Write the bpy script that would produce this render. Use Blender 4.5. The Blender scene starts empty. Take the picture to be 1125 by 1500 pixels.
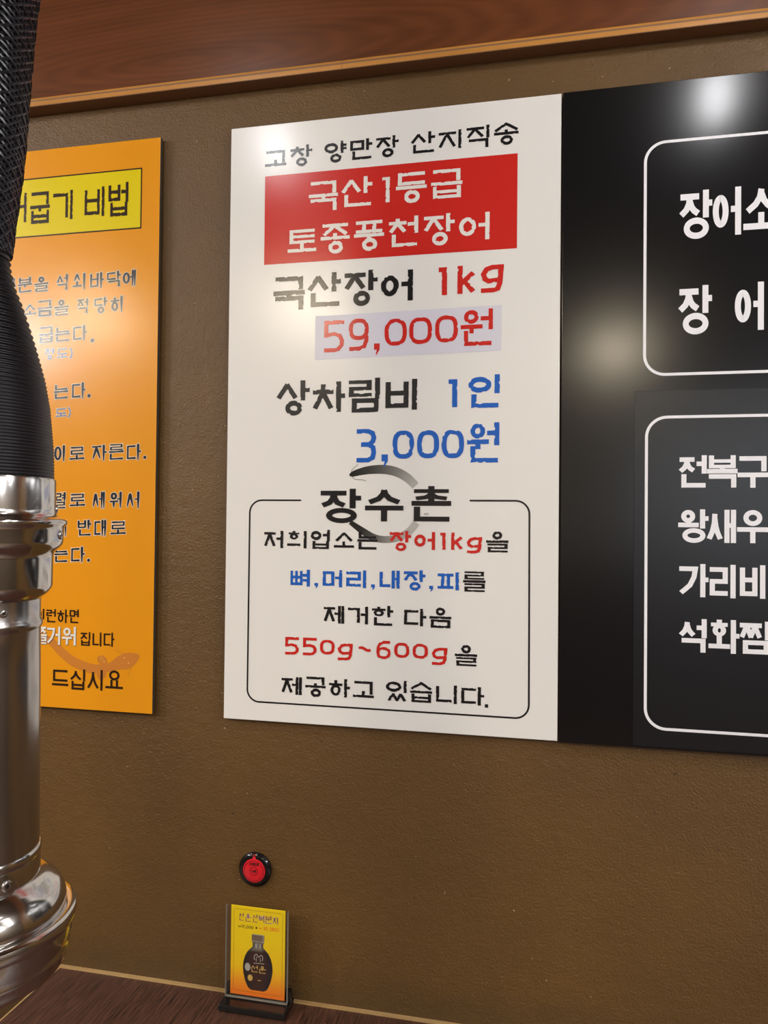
import bpy, bmesh, math, random
from mathutils import Vector, Matrix

random.seed(7)
SC = bpy.context.scene
COL = SC.collection
PI = math.pi

# ------------------------------------------------------------------ camera
CAM = (0.2122, -1.3282, 1.5951)
YAW, PITCH, ROLL = -0.216223, 0.015631, 0.010036
fw = Vector((math.sin(YAW) * math.cos(PITCH), math.cos(YAW) * math.cos(PITCH), math.sin(PITCH)))
rt = Vector((math.cos(YAW), -math.sin(YAW), 0))
up = rt.cross(fw)
rt2 = rt * math.cos(ROLL) + up * math.sin(ROLL)
up2 = up * math.cos(ROLL) - rt * math.sin(ROLL)
cd = bpy.data.cameras.new('camera')
cam = bpy.data.objects.new('camera', cd)
COL.objects.link(cam)
mw = Matrix((rt2, up2, -fw)).transposed().to_4x4()
mw.translation = CAM
cam.matrix_world = mw
cd.sensor_fit = 'VERTICAL'
cd.sensor_height = 36.0
cd.lens = 36.0 * 1127 / 1500
cd.clip_start = 0.02
SC.camera = cam

# ------------------------------------------------------------------ world, exposure
wd = bpy.data.worlds.new('world')
SC.world = wd
wd.use_nodes = True
bg = wd.node_tree.nodes['Background']
bg.inputs[0].default_value = (0.86, 0.93, 1.0, 1)
bg.inputs[1].default_value = 2.6
SC.view_settings.view_transform = 'Standard'
SC.view_settings.look = 'None'
SC.view_settings.gamma = 1.0
SC.view_settings.use_curve_mapping = False
SC.view_settings.exposure = 0.02

# lamps, the outer and side ones added for fill light: (x, y, z, emission, colour)
NEAR_LAMPS = [(-0.57, -0.76, 2.665), (0.60, -0.72, 2.665), (1.22, -0.70, 2.665), (1.85, -0.74, 2.665), (2.5, -0.74, 2.665), (-1.75, -0.76, 2.665), (-2.4, -0.76, 2.665)]
FAR_LAMPS = [(-0.98, -2.30, 2.665), (-2.10, -2.25, 2.665), (0.57, -3.50, 2.665)]
SIDE_FILL_LAMPS = [(2.60, -1.45, 2.665), (-2.85, -1.25, 2.665), (2.75, -2.60, 2.665), (-2.85, -2.60, 2.665), (2.75, -3.90, 2.665)]  # added out of view, clear of the boards' reflections, to brighten the scene
NEAR_COL, NEAR_EM = (0.98, 0.98, 1.0), 50.0
OUTER_FILL_EM = 150.0  # added row bulbs past the first pair, stronger to light the wall
FAR_COL, FAR_EM = (1.0, 0.85, 0.62), 125.0
SIDE_COL, SIDE_EM = (0.98, 0.98, 1.0), 270.0
CEIL_Z = 2.75

# ------------------------------------------------------------------ materials
def new_mat(name):
    m = bpy.data.materials.new(name)
    m.use_nodes = True
    return m, m.node_tree.nodes, m.node_tree.links, m.node_tree.nodes['Principled BSDF']

def plain(name, col, rough=0.5, metal=0.0, spec=0.5, coat=0.0):
    m, n, l, p = new_mat(name)
    p.inputs['Base Color'].default_value = (*col, 1)
    p.inputs['Roughness'].default_value = rough
    p.inputs['Metallic'].default_value = metal
    p.inputs['Specular IOR Level'].default_value = spec
    p.inputs['Coat Weight'].default_value = coat
    return m

def coords(n, l, scale, rot=(0, 0, 0), space='Object'):
    tc = n.new('ShaderNodeTexCoord')
    mp = n.new('ShaderNodeMapping')
    mp.inputs['Scale'].default_value = scale
    mp.inputs['Rotation'].default_value = rot
    l.new(tc.outputs[space], mp.inputs['Vector'])
    return mp.outputs['Vector']

def noise(n, l, vec, scale, detail=4, rough=0.55, dist=0.0):
    t = n.new('ShaderNodeTexNoise')
    t.inputs['Scale'].default_value = scale
    t.inputs['Detail'].default_value = detail
    t.inputs['Roughness'].default_value = rough
    t.inputs['Distortion'].default_value = dist
    l.new(vec, t.inputs['Vector'])
    return t.outputs['Fac']

def ramp(n, l, fac, stops):
    r = n.new('ShaderNodeValToRGB')
    e = r.color_ramp.elements
    while len(e) < len(stops):
        e.new(0.5)
    for el, (pos, col) in zip(e, stops):
        el.position = pos
        el.color = (*col, 1)
    l.new(fac, r.inputs['Fac'])
    return r.outputs['Color']

def mixc(n, l, fac, a, b, mode='MIX'):
    m = n.new('ShaderNodeMix')
    m.data_type = 'RGBA'
    m.blend_type = mode
    for s, v in ((0, fac), (6, a), (7, b)):
        if isinstance(v, (int, float)):
            m.inputs[s].default_value = v
        elif isinstance(v, tuple):
            m.inputs[s].default_value = (*v, 1)
        else:
            l.new(v, m.inputs[s])
    return m.outputs[2]

def bump(n, l, p, h, strength, dist):
    b = n.new('ShaderNodeBump')
    b.inputs['Strength'].default_value = strength
    b.inputs['Distance'].default_value = dist
    l.new(h, b.inputs['Height'])
    l.new(b.outputs['Normal'], p.inputs['Normal'])

def wall_mat():
    m, n, l, p = new_mat('brown_plaster')
    v = coords(n, l, (1, 1, 1))
    big = noise(n, l, v, 2.6, 5, 0.6)
    c = ramp(n, l, big, [(0.3, (0.098, 0.0495, 0.0120)), (0.7, (0.134, 0.068, 0.0165))])
    sp = noise(n, l, v, 95, 2, 0.5)                      # small pale chips and scuffs
    spm = ramp(n, l, sp, [(0.735, (0, 0, 0)), (0.76, (1, 1, 1))])
    c = mixc(n, l, spm, c, (0.33, 0.24, 0.13))
    dk = noise(n, l, v, 60, 2, 0.5)                      # dark specks
    dkm = ramp(n, l, dk, [(0.25, (1, 1, 1)), (0.275, (0, 0, 0))])
    c = mixc(n, l, dkm, c, (0.05, 0.03, 0.015))
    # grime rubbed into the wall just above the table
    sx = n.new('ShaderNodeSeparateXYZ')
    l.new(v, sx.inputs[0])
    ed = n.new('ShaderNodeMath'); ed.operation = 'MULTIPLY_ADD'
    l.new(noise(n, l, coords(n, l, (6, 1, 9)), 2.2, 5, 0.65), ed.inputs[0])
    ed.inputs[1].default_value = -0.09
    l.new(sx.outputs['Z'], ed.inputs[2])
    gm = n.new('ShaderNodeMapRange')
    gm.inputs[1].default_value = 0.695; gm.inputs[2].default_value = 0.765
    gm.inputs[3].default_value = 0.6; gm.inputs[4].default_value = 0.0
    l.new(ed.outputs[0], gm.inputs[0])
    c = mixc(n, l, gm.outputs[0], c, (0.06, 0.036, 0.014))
    l.new(c, p.inputs['Base Color'])
    p.inputs['Roughness'].default_value = 0.42
    p.inputs['Specular IOR Level'].default_value = 0.45
    h = n.new('ShaderNodeMath'); h.operation = 'MULTIPLY_ADD'
    l.new(noise(n, l, v, 260, 3, 0.6), h.inputs[0])
    h.inputs[1].default_value = 0.9
    l.new(noise(n, l, v, 55, 4, 0.6), h.inputs[2])
    bump(n, l, p, h.outputs[0], 0.55, 0.0035)
    return m

def wood_mat(name, c0, c1, axis, rough, fine=38.0, rings=True):
    m, n, l, p = new_mat(name)
    st = {'x': (0.55, 6, 6), 'y': (6, 0.22, 6)}[axis]
    v = coords(n, l, st)
    g = noise(n, l, v, 5.5 if axis == 'x' else fine, 6, 0.62, 0.25)
    f = g
    if rings:                                    # cathedral figure: long ovals round one heart line
        o = coords(n, l, (0.9, 1, 7.0))
        sh = n.new('ShaderNodeVectorMath'); sh.operation = 'ADD'
        sh.inputs[1].default_value = (0.46 * 0.9, 0, -2.452 * 7.0)
        l.new(o, sh.inputs[0])
        w = n.new('ShaderNodeTexWave')
        w.wave_type = 'RINGS'
        w.rings_direction = 'Y'
        w.inputs['Scale'].default_value = 5.0
        w.inputs['Distortion'].default_value = 3.2
        w.inputs['Detail'].default_value = 3.0
        w.inputs['Detail Scale'].default_value = 1.2
        l.new(sh.outputs[0], w.inputs['Vector'])
        mm = n.new('ShaderNodeMath'); mm.operation = 'MULTIPLY_ADD'
        l.new(w.outputs['Fac'], mm.inputs[0])
        mm.inputs[1].default_value = 0.17
        a2 = n.new('ShaderNodeMath'); a2.operation = 'MULTIPLY'
        l.new(g, a2.inputs[0]); a2.inputs[1].default_value = 0.85
        l.new(a2.outputs[0], mm.inputs[2])
        f = mm.outputs[0]
    c = ramp(n, l, f, [(0.28, c0), (0.75, c1)] if axis == 'x' else [(0.36, c0), (0.66, c1)])
    l.new(c, p.inputs['Base Color'])
    p.inputs['Roughness'].default_value = rough
    bump(n, l, p, f, 0.08, 0.002)
    return m

def emit(name, col, e):
    m, n, l, p = new_mat(name)
    p.inputs['Base Color'].default_value = (*col, 1)
    p.inputs['Emission Color'].default_value = (*col, 1)
    p.inputs['Emission Strength'].default_value = e
    return m

def acrylic():
    m = bpy.data.materials.new('clear_acrylic')
    m.use_nodes = True
    n, l = m.node_tree.nodes, m.node_tree.links
    n.remove(n['Principled BSDF'])
    tr = n.new('ShaderNodeBsdfTransparent'); tr.inputs[0].default_value = (0.98, 0.98, 0.975, 1)
    gl = n.new('ShaderNodeBsdfGlossy'); gl.inputs['Roughness'].default_value = 0.06
    lw = n.new('ShaderNodeLayerWeight')
    pw = n.new('ShaderNodeMath'); pw.operation = 'POWER'; pw.inputs[1].default_value = 4.0
    l.new(lw.outputs['Facing'], pw.inputs[0])
    fr = n.new('ShaderNodeMath'); fr.operation = 'MULTIPLY_ADD'
    fr.inputs[1].default_value = 0.6; fr.inputs[2].default_value = 0.03
    l.new(pw.outputs[0], fr.inputs[0])
    mx = n.new('ShaderNodeMixShader')
    l.new(fr.outputs[0], mx.inputs[0]); l.new(tr.outputs[0], mx.inputs[1]); l.new(gl.outputs[0], mx.inputs[2])
    l.new(mx.outputs[0], n['Material Output'].inputs['Surface'])
    return m

def frosted_edge():
    return plain('polished_acrylic_edge', (0.26, 0.23, 0.19), 0.2)

def attr_mat(name, rough):
    m, n, l, p = new_mat(name)
    a = n.new('ShaderNodeAttribute'); a.attribute_name = 'ink'
    l.new(a.outputs['Color'], p.inputs['Base Color'])
    p.inputs['Roughness'].default_value = rough
    return m

def card_mat():
    m, n, l, p = new_mat('printed_card')
    v = coords(n, l, (1, 1, 1))
    s = n.new('ShaderNodeSeparateXYZ'); l.new(v, s.inputs[0])
    d = n.new('ShaderNodeMath'); d.operation = 'DIVIDE'; d.inputs[1].default_value = 0.158
    l.new(s.outputs['Z'], d.inputs[0])
    c = ramp(n, l, d.outputs[0], [(0.0, (0.83, 0.16, 0.015)), (0.12, (0.85, 0.26, 0.012)), (0.34, (0.88, 0.55, 0.005)), (0.6, (0.88, 0.62, 0.004)), (1.0, (0.88, 0.64, 0.004))])
    l.new(c, p.inputs['Base Color'])
    p.inputs['Roughness'].default_value = 0.4
    return m

SIGN_R = 0.225
M = {}
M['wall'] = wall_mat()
M['room_wall'] = plain('beige_wall', (0.085, 0.058, 0.036), 0.6)
M['ceiling'] = plain('brown_ceiling', (0.12, 0.085, 0.055), 0.8)
M['pale_wall'] = plain('pale_wall', (0.62, 0.58, 0.52), 0.7)
M['floor'] = wood_mat('floor_boards', (0.10, 0.06, 0.035), (0.19, 0.12, 0.07), 'y', 0.4, 9.0, False)
M['fascia'] = wood_mat('cherry_veneer', (0.092, 0.028, 0.009), (0.158, 0.050, 0.016), 'x', 0.30)
M['trim'] = wood_mat('honey_wood', (0.44, 0.19, 0.040), (0.60, 0.275, 0.062), 'x', 0.35, 20, False)
M['soffit'] = plain('stained_wood', (0.22, 0.115, 0.058), 0.5)
M['table'] = wood_mat('walnut_laminate', (0.022, 0.008, 0.005), (0.120, 0.050, 0.030), 'y', 0.38, 80.0, False)
M['edge'] = wood_mat('pale_ply_edge', (0.36, 0.22, 0.085), (0.52, 0.34, 0.15), 'x', 0.5, 20, False)
M['white'] = plain('white_board', (0.80, 0.785, 0.755), SIGN_R)
M['orange'] = plain('orange_board', (0.80, 0.315, 0.010), SIGN_R)
M['black'] = plain('black_board', (0.0052, 0.0050, 0.0062), 0.19)
M['sheet'] = plain('black_sheet', (0.0080, 0.0080, 0.0105), 0.27)
M['board_edge'] = plain('dark_board_edge', (0.05, 0.04, 0.03), 0.6)
M['ink'] = plain('black_ink', (0.012, 0.011, 0.013), SIGN_R)
M['ink_soft'] = plain('charcoal_ink', (0.026, 0.026, 0.028), SIGN_R)
M['ink_navy'] = plain('slate_ink', (0.020, 0.024, 0.036), SIGN_R)
M['ink_brown'] = plain('brown_black_ink', (0.030, 0.015, 0.008), SIGN_R)
M['red'] = plain('red_ink', (0.58, 0.022, 0.016), SIGN_R)
M['blue'] = plain('blue_ink', (0.014, 0.115, 0.50), SIGN_R)
M['pale'] = plain('pale_ink', (0.80, 0.77, 0.72), SIGN_R)
M['white_ink'] = plain('white_ink', (0.88, 0.87, 0.90), 0.4)
M['sticker'] = plain('lavender_paper', (0.66, 0.65, 0.74), 0.32)
M['yellow'] = plain('yellow_ink', (0.75, 0.60, 0.006), SIGN_R)
M['halo'] = plain('cream_outline', (0.85, 0.74, 0.58), SIGN_R)
M['note_blue'] = plain('note_blue_ink', (0.10, 0.17, 0.36), SIGN_R)
M['eel_brown'] = plain('eel_brown_ink', (0.60, 0.215, 0.035), SIGN_R)
M['eel_mark'] = plain('eel_pale_ink', (0.78, 0.40, 0.10), SIGN_R)
M['attr'] = attr_mat('graded_ink', SIGN_R)
M['steel'] = plain('polished_steel', (0.62, 0.60, 0.58), 0.13, 1.0)
M['brushed'] = plain('brushed_steel', (0.50, 0.48, 0.47), 0.20, 1.0)
M['hole'] = plain('dark_hole', (0.01, 0.01, 0.01), 0.6)
M['hose'] = plain('black_hose_plastic', (0.009, 0.008, 0.010), 0.40, 0.0, 0.32)
M['braid'] = plain('black_braid', (0.014, 0.014, 0.018), 0.30, 0.0, 0.45)
M['black_plastic'] = plain('glossy_black_plastic', (0.006, 0.005, 0.006), 0.12)
M['red_plastic'] = plain('red_translucent_plastic', (0.62, 0.012, 0.022), 0.18)
M['base_plastic'] = plain('black_acrylic', (0.007, 0.006, 0.006), 0.2)
M['acrylic'] = acrylic()
M['acrylic_edge'] = frosted_edge()
M['card'] = card_mat()
M['purple'] = plain('purple_ink', (0.20, 0.055, 0.12), 0.4)
M['orange_red'] = plain('orange_red_ink', (0.80, 0.10, 0.02), 0.4)
M['card_line'] = plain('card_line_ink', (0.22, 0.06, 0.01), 0.4)
M['cap'] = plain('bottle_cap_print', (0.17, 0.115, 0.085), 0.4)
M['gold'] = plain('gold_print', (0.62, 0.40, 0.10), 0.4)
M['silver'] = plain('silver_print', (0.42, 0.40, 0.36), 0.4)
M['lamp_ring'] = plain('white_lamp_housing', (0.7, 0.68, 0.64), 0.4)
M['bulb_near'] = emit('lit_bulb', NEAR_COL, NEAR_EM)
M['fill_bulb_outer'] = emit('lit_outer_fill_bulb', NEAR_COL, OUTER_FILL_EM)
M['fill_bulb_side'] = emit('lit_white_fill_bulb', SIDE_COL, SIDE_EM)
M['bulb_far'] = emit('lit_warm_bulb', FAR_COL, FAR_EM)
M['frame'] = plain('dark_window_frame', (0.03, 0.028, 0.026), 0.4)

# ------------------------------------------------------------------ mesh helpers
class MB:
    def __init__(s):
        s.v, s.f, s.c = [], [], []
    def add(s, vs, fs):
        o = len(s.v)
        s.v += [tuple(a) for a in vs]
        s.f += [tuple(i + o for i in f) for f in fs]
    def box(s, x0, x1, y0, y1, z0, z1):
        s.add([(x0, y0, z0), (x1, y0, z0), (x1, y1, z0), (x0, y1, z0), (x0, y0, z1), (x1, y0, z1), (x1, y1, z1), (x0, y1, z1)],
              [(0, 3, 2, 1), (4, 5, 6, 7), (0, 1, 5, 4), (1, 2, 6, 5), (2, 3, 7, 6), (3, 0, 4, 7)])
    def lathe(s, prof, n=72, c=(0, 0)):
        k = len(prof)
        vs = [(c[0] + r * math.cos(2 * PI * i / n), c[1] + r * math.sin(2 * PI * i / n), z) for i in range(n) for r, z in prof]
        s.add(vs, [(i * k + j, i * k + j + 1, (i + 1) % n * k + j + 1, (i + 1) % n * k + j) for i in range(n) for j in range(k - 1)])
    def tube(s, pts, r, n=6):
        pts = [Vector(p) for p in pts]
        vs = []
        for i, p in enumerate(pts):
            t = (pts[min(i + 1, len(pts) - 1)] - pts[max(i - 1, 0)]).normalized()
            a = t.cross(Vector((0, 0, 1)))
            a = (a if a.length > 1e-4 else t.cross(Vector((1, 0, 0)))).normalized()
            b = t.cross(a)
            rr = r[i] if isinstance(r, list) else r
            vs += [p + a * rr * math.cos(2 * PI * k / n) + b * rr * math.sin(2 * PI * k / n) for k in range(n)]
        fs = [(i * n + k, i * n + (k + 1) % n, (i + 1) * n + (k + 1) % n, (i + 1) * n + k) for i in range(len(pts) - 1) for k in range(n)]
        fs += [tuple(range(n))[::-1], tuple(range((len(pts) - 1) * n, len(pts) * n))]
        s.add(vs, fs)

def obj(name, mb, mat, parent=None, smooth=None, bevel=0.0, loc=None):
    me = bpy.data.meshes.new(name)
    me.from_pydata(mb.v, [], mb.f)
    me.update()
    if smooth is not None:
        me.shade_smooth()
        me.set_sharp_from_angle(angle=math.radians(smooth))
    for m in (mat if isinstance(mat, list) else [mat]):
        me.materials.append(m)
    o = bpy.data.objects.new(name, me)
    COL.objects.link(o)
    if parent:
        o.parent = parent
    if loc:
        o.location = loc
    if bevel:
        b = o.modifiers.new('bevel', 'BEVEL')
        b.width = bevel
        b.segments = 3
        b.limit_method = 'ANGLE'
    return o

def struct(name, mb, mat, **k):
    o = obj(name, mb, mat, **k)
    o['kind'] = 'structure'
    return o

def tag(o, label, cat, group=None):
    o['label'] = label
    o['category'] = cat
    if group:
        o['group'] = group
    return o

def thing(name, label, cat, loc=(0, 0, 0), group=None):
    o = bpy.data.objects.new(name, None)
    o.empty_display_size = 0.05
    COL.objects.link(o)
    o.location = loc
    return tag(o, label, cat, group)

def part(name, mb, mat, parent, label=None, **k):
    o = obj(name, mb, mat, parent, **k)
    if label:
        o['label'] = label
    return o

def box_mb(*a):
    m = MB()
    m.box(*a)
    return m

# ------------------------------------------------------------------ print on boards: millimetres, x right, y up, d = how far proud of the board's back
class Print(MB):
    def __init__(s, d):
        super().__init__()
        s.d = d
        s.k = 0
    def poly(s, pts, fan=False):
        vs = [(x / 1000, -s.d / 1000, y / 1000) for x, y in pts]
        if fan:
            cx = sum(p[0] for p in vs) / len(vs); cz = sum(p[2] for p in vs) / len(vs)
            n = len(vs)
            s.add(vs + [(cx, -s.d / 1000, cz)], [(i, (i + 1) % n, n) for i in range(n)])
        else:
            s.add(vs, [tuple(range(len(vs)))])
    def strip(s, L, R, closed=False):
        n = len(L)
        s.k = (s.k + 1) % 9                      # ink lies stroke over stroke, hundredths of a millimetre
        d = s.d + .011 * s.k
        vs = [(x / 1000, -d / 1000, y / 1000) for x, y in L] + [(x / 1000, -d / 1000, y / 1000) for x, y in R]
        s.add(vs, [(i, (i + 1) % n, n + (i + 1) % n, n + i) for i in range(n if closed else n - 1)])

def offset(pts, half, closed=False):
    """left and right outlines of a pen stroke with mitred corners; half = list of half widths (left, right)"""
    n = len(pts)
    L, R = [], []
    for i in range(n):
        p = pts[i]
        a = pts[i - 1] if (i or closed) else None
        b = pts[(i + 1) % n] if (i < n - 1 or closed) else None
        d1 = d2 = None
        if a is not None:
            q = math.hypot(p[0] - a[0], p[1] - a[1]) or 1e-9
            d1 = ((p[0] - a[0]) / q, (p[1] - a[1]) / q)
        if b is not None:
            q = math.hypot(b[0] - p[0], b[1] - p[1]) or 1e-9
            d2 = ((b[0] - p[0]) / q, (b[1] - p[1]) / q)
        d1 = d1 or d2
        d2 = d2 or d1
        n1, n2 = (-d1[1], d1[0]), (-d2[1], d2[0])
        m = (n1[0] + n2[0], n1[1] + n2[1])
        q = m[0] * m[0] + m[1] * m[1]
        k = min(2 / q if q > 1e-6 else 1.0, 1.3)
        m = (m[0] * k, m[1] * k)
        hl, hr = half[i]
        L.append((p[0] + m[0] * hl, p[1] + m[1] * hl))
        R.append((p[0] - m[0] * hr, p[1] - m[1] * hr))
    return L, R

def resample(pts, step, closed):
    out, corner = [], []
    n = len(pts)
    for i in range(n if closed else n - 1):
        a, b = pts[i], pts[(i + 1) % n]
        k = max(1, int(math.hypot(b[0] - a[0], b[1] - a[1]) / step))
        for j in range(k):
            out.append((a[0] + (b[0] - a[0]) * j / k, a[1] + (b[1] - a[1]) * j / k))
            corner.append(j == 0)
    if not closed:
        out.append(pts[-1]); corner.append(True)
    return out, corner

def ell(n=26, x0=0, y0=0, x1=1, y1=1, sq=2.0, a0=0, a1=2 * PI):
    o = []
    for i in range(n):
        t = a0 + (a1 - a0) * i / (n if abs(a1 - a0 - 2 * PI) < 1e-6 else n - 1)
        c, s_ = math.cos(t), math.sin(t)
        e = 2 / sq
        o.append(((x0 + x1) / 2 + (x1 - x0) / 2 * math.copysign(abs(c) ** e, c), (y0 + y1) / 2 + (y1 - y0) / 2 * math.copysign(abs(s_) ** e, s_)))
    return o

# letter strokes in a unit box, y down; ('c', pts) is a closed loop
SH = {
    'ㄱ': [[(0, 0), (1, 0), (1, 1)]], 'ㄴ': [[(0, 0), (0, 1), (1, 1)]], 'ㄷ': [[(1, 0), (0, 0), (0, 1), (1, 1)]],
    'ㄹ': [[(0, 0), (1, 0), (1, .5), (0, .5), (0, 1), (1, 1)]], 'ㅁ': [('c', [(0, 0), (1, 0), (1, 1), (0, 1)])],
    'ㅂ': [[(0, 0), (0, 1), (1, 1), (1, 0)], [(0, .42), (1, .42)]],
    'ㅃ': [[(0, 0), (0, 1), (1, 1), (1, 0)], [(.5, 0), (.5, 1)], [(0, .42), (1, .42)]],
    'ㅅ': [[(.5, 0), (0, 1)], [(.5, 0), (1, 1)]],
    'ㅆ': [[(.27, 0), (0, 1)], [(.27, 0), (.52, 1)], [(.75, 0), (.5, 1)], [(.75, 0), (1, 1)]],
    'ㅇ': [('c', ell())],
    'ㅈ': [[(0, 0), (1, 0)], [(.5, 0), (0, 1)], [(.5, .1), (1, 1)]],
    'ㅉ': [[(0, 0), (1, 0)], [(.27, 0), (0, 1)], [(.3, .2), (.5, 1)], [(.77, 0), (.5, 1)], [(.78, .2), (1, 1)]],
    'ㅊ': [[(.5, 0), (.5, .25)], [(0, .25), (1, .25)], [(.5, .25), (0, 1)], [(.5, .3), (1, 1)]],
    'ㅌ': [[(1, 0), (0, 0), (0, 1), (1, 1)], [(0, .5), (1, .5)]],
    'ㅍ': [[(0, 0), (1, 0)], [(0, 1), (1, 1)], [(.27, 0), (.27, 1)], [(.73, 0), (.73, 1)]],
    'ㅎ': [[(.5, 0), (.5, .24)], [(0, .24), (1, .24)], ('c', ell(24, .14, .36, .86, 1))],
    'ㅏ': [[(0, 0), (0, 1)], [(0, .47), (1, .47)]], 'ㅓ': [[(1, 0), (1, 1)], [(0, .45), (1, .45)]], 'ㅣ': [[(.5, 0), (.5, 1)]],
    'ㅐ': [[(0, 0), (0, 1)], [(1, 0), (1, 1)], [(0, .47), (1, .47)]], 'ㅔ': [[(.5, 0), (.5, 1)], [(1, 0), (1, 1)], [(0, .43), (.5, .43)]],
    'ㅑ': [[(0, 0), (0, 1)], [(0, .32), (1, .32)], [(0, .68), (1, .68)]],
    'ㅕ': [[(1, 0), (1, 1)], [(0, .3), (1, .3)], [(0, .66), (1, .66)]],
    'ㅗ': [[(0, 1), (1, 1)], [(.5, 0), (.5, 1)]], 'ㅜ': [[(0, 0), (1, 0)], [(.5, 0), (.5, 1)]], 'ㅡ': [[(0, .5), (1, .5)]],
    'ㅛ': [[(0, 1), (1, 1)], [(.32, 0), (.32, 1)], [(.68, 0), (.68, 1)]],
    '0': [('c', ell(28, sq=2.7))], '1': [[(0, 0), (1, 0), (1, 1)]],
    '2': [[(0, .22), (.12, .05), (.45, 0), (.85, .06), (1, .25), (.85, .48), (0, 1), (1, 1)]],
    '3': [[(0, 0), (.6, 0), (.9, .07), (1, .22), (.93, .36), (.68, .46), (.3, .46)], [(.68, .46), (.95, .56), (1, .74), (.92, .92), (.6, 1), (0, 1)]],
    '5': [[(1, 0), (0, 0), (0, .46), (.5, .42), (.85, .48), (1, .66), (.97, .84), (.78, .96), (.5, 1), (0, 1)]],
    '6': [[(.95, 0), (.5, 0), (.2, .1), (.03, .35), (0, .62)], ('c', ell(26, 0, .4, 1, 1, 2.6))],
    '9': [('c', ell(26, 0, 0, 1, .62, 2.6)), [(1, .32), (.98, .72), (.85, .93), (.55, 1), (.04, 1)]],
    'k': [[(0, 0), (0, 1)], [(1, .25), (.14, .64)], [(.36, .55), (1, 1)]],
    'g': [[(1, 0), (.5, 0), (.18, .08), (0, .3), (.08, .5), (.3, .6), (.95, .56)], [(1, 0), (.93, .72), (.82, .93), (.55, 1), (0.02, 1)]],
    '~': [[(0, .1), (.2, .02), (.42, .3), (.65, .85), (.85, .98), (1, .85)]],
    ')': [[(0, 0), (.75, .25), (1, .5), (.75, .8), (.1, 1)]],
    'w': [[(0, 0), (.25, 1), (.5, .1), (.75, 1), (1, 0)], [(0, .45), (1, .45)]],
    'C': [ell(14, a0=.9, a1=2 * PI - .9)], 'a': [('c', ell(16, 0, .35, 1, 1)), [(1, .35), (1, 1)]], 'l': [[(.5, 0), (.5, 1)]],
}
SMOOTH = {
    'ㅅ': [[(.5, 0), (.45, .35), (.28, .7), (0, 1)], [(.5, .15), (.6, .5), (.75, .75), (1, 1)]],
    'ㅈ': [[(.08, 0), (.92, 0)], [(.5, 0), (.45, .4), (.28, .75), (0, 1)], [(.5, .25), (.62, .6), (.78, .8), (1, .95)]],
    'ㅊ': [[(.5, 0), (.5, .28)], [(.05, .28), (.95, .28)], [(.5, .3), (.45, .55), (.28, .8), (0, 1)], [(.5, .45), (.62, .7), (.78, .86), (1, 1)]],
}
FLAT = {   # the wide heavy logo letters
    'ㅅ': [[(.5, 0), (.46, .3), (.3, .72), (0, 1)], [(.5, 0), (.54, .3), (.7, .72), (1, 1)]],
    'ㅈ': [[(0, 0), (1, 0)], [(.5, 0), (.46, .45), (.3, .8), (0, 1)], [(.5, 0), (.56, .45), (.7, .8), (1, 1)]],
    'ㅊ': [[(.5, 0), (.5, .3)], [(0, .3), (1, .3)], [(.5, .45), (.46, .7), (.3, .9), (0, 1)], [(.5, .45), (.54, .7), (.7, .9), (1, 1)]],
}
ROWS = {'ㄹ': 3, 'ㅌ': 3, 'ㅂ': 2.6, 'ㅃ': 2.6, 'ㅎ': 3, 'ㅁ': 2, 'ㄷ': 2, 'ㅍ': 2, 'ㅊ': 2.6, 'ㅈ': 1.6, 'ㅇ': 1.7, 'ㅉ': 1.6}
COLS = {'ㅃ': 3, 'ㅂ': 2, 'ㅉ': 3, 'ㅆ': 3, 'ㅐ': 1.7, 'ㅔ': 2.2}
INI = 'ㄱㄲㄴㄷㄸㄹㅁㅂㅃㅅㅆㅇㅈㅉㅊㅋㅌㅍㅎ'
VOW = 'ㅏㅐㅑㅒㅓㅔㅕㅖㅗㅘㅙㅚㅛㅜㅝㅞㅟㅠㅡㅢㅣ'
FIN = ' ㄱㄲㄳㄴㄵㄶㄷㄹㄺㄻㄼㄽㄾㄿㅀㅁㅂㅄㅅㅆㅇㅈㅊㅋㅌㅍㅎ'
PAIR = {'ㅘ': 'ㅗㅏ', 'ㅝ': 'ㅜㅓ', 'ㅚ': 'ㅗㅣ', 'ㅢ': 'ㅡㅣ', 'ㅟ': 'ㅜㅣ'}

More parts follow.
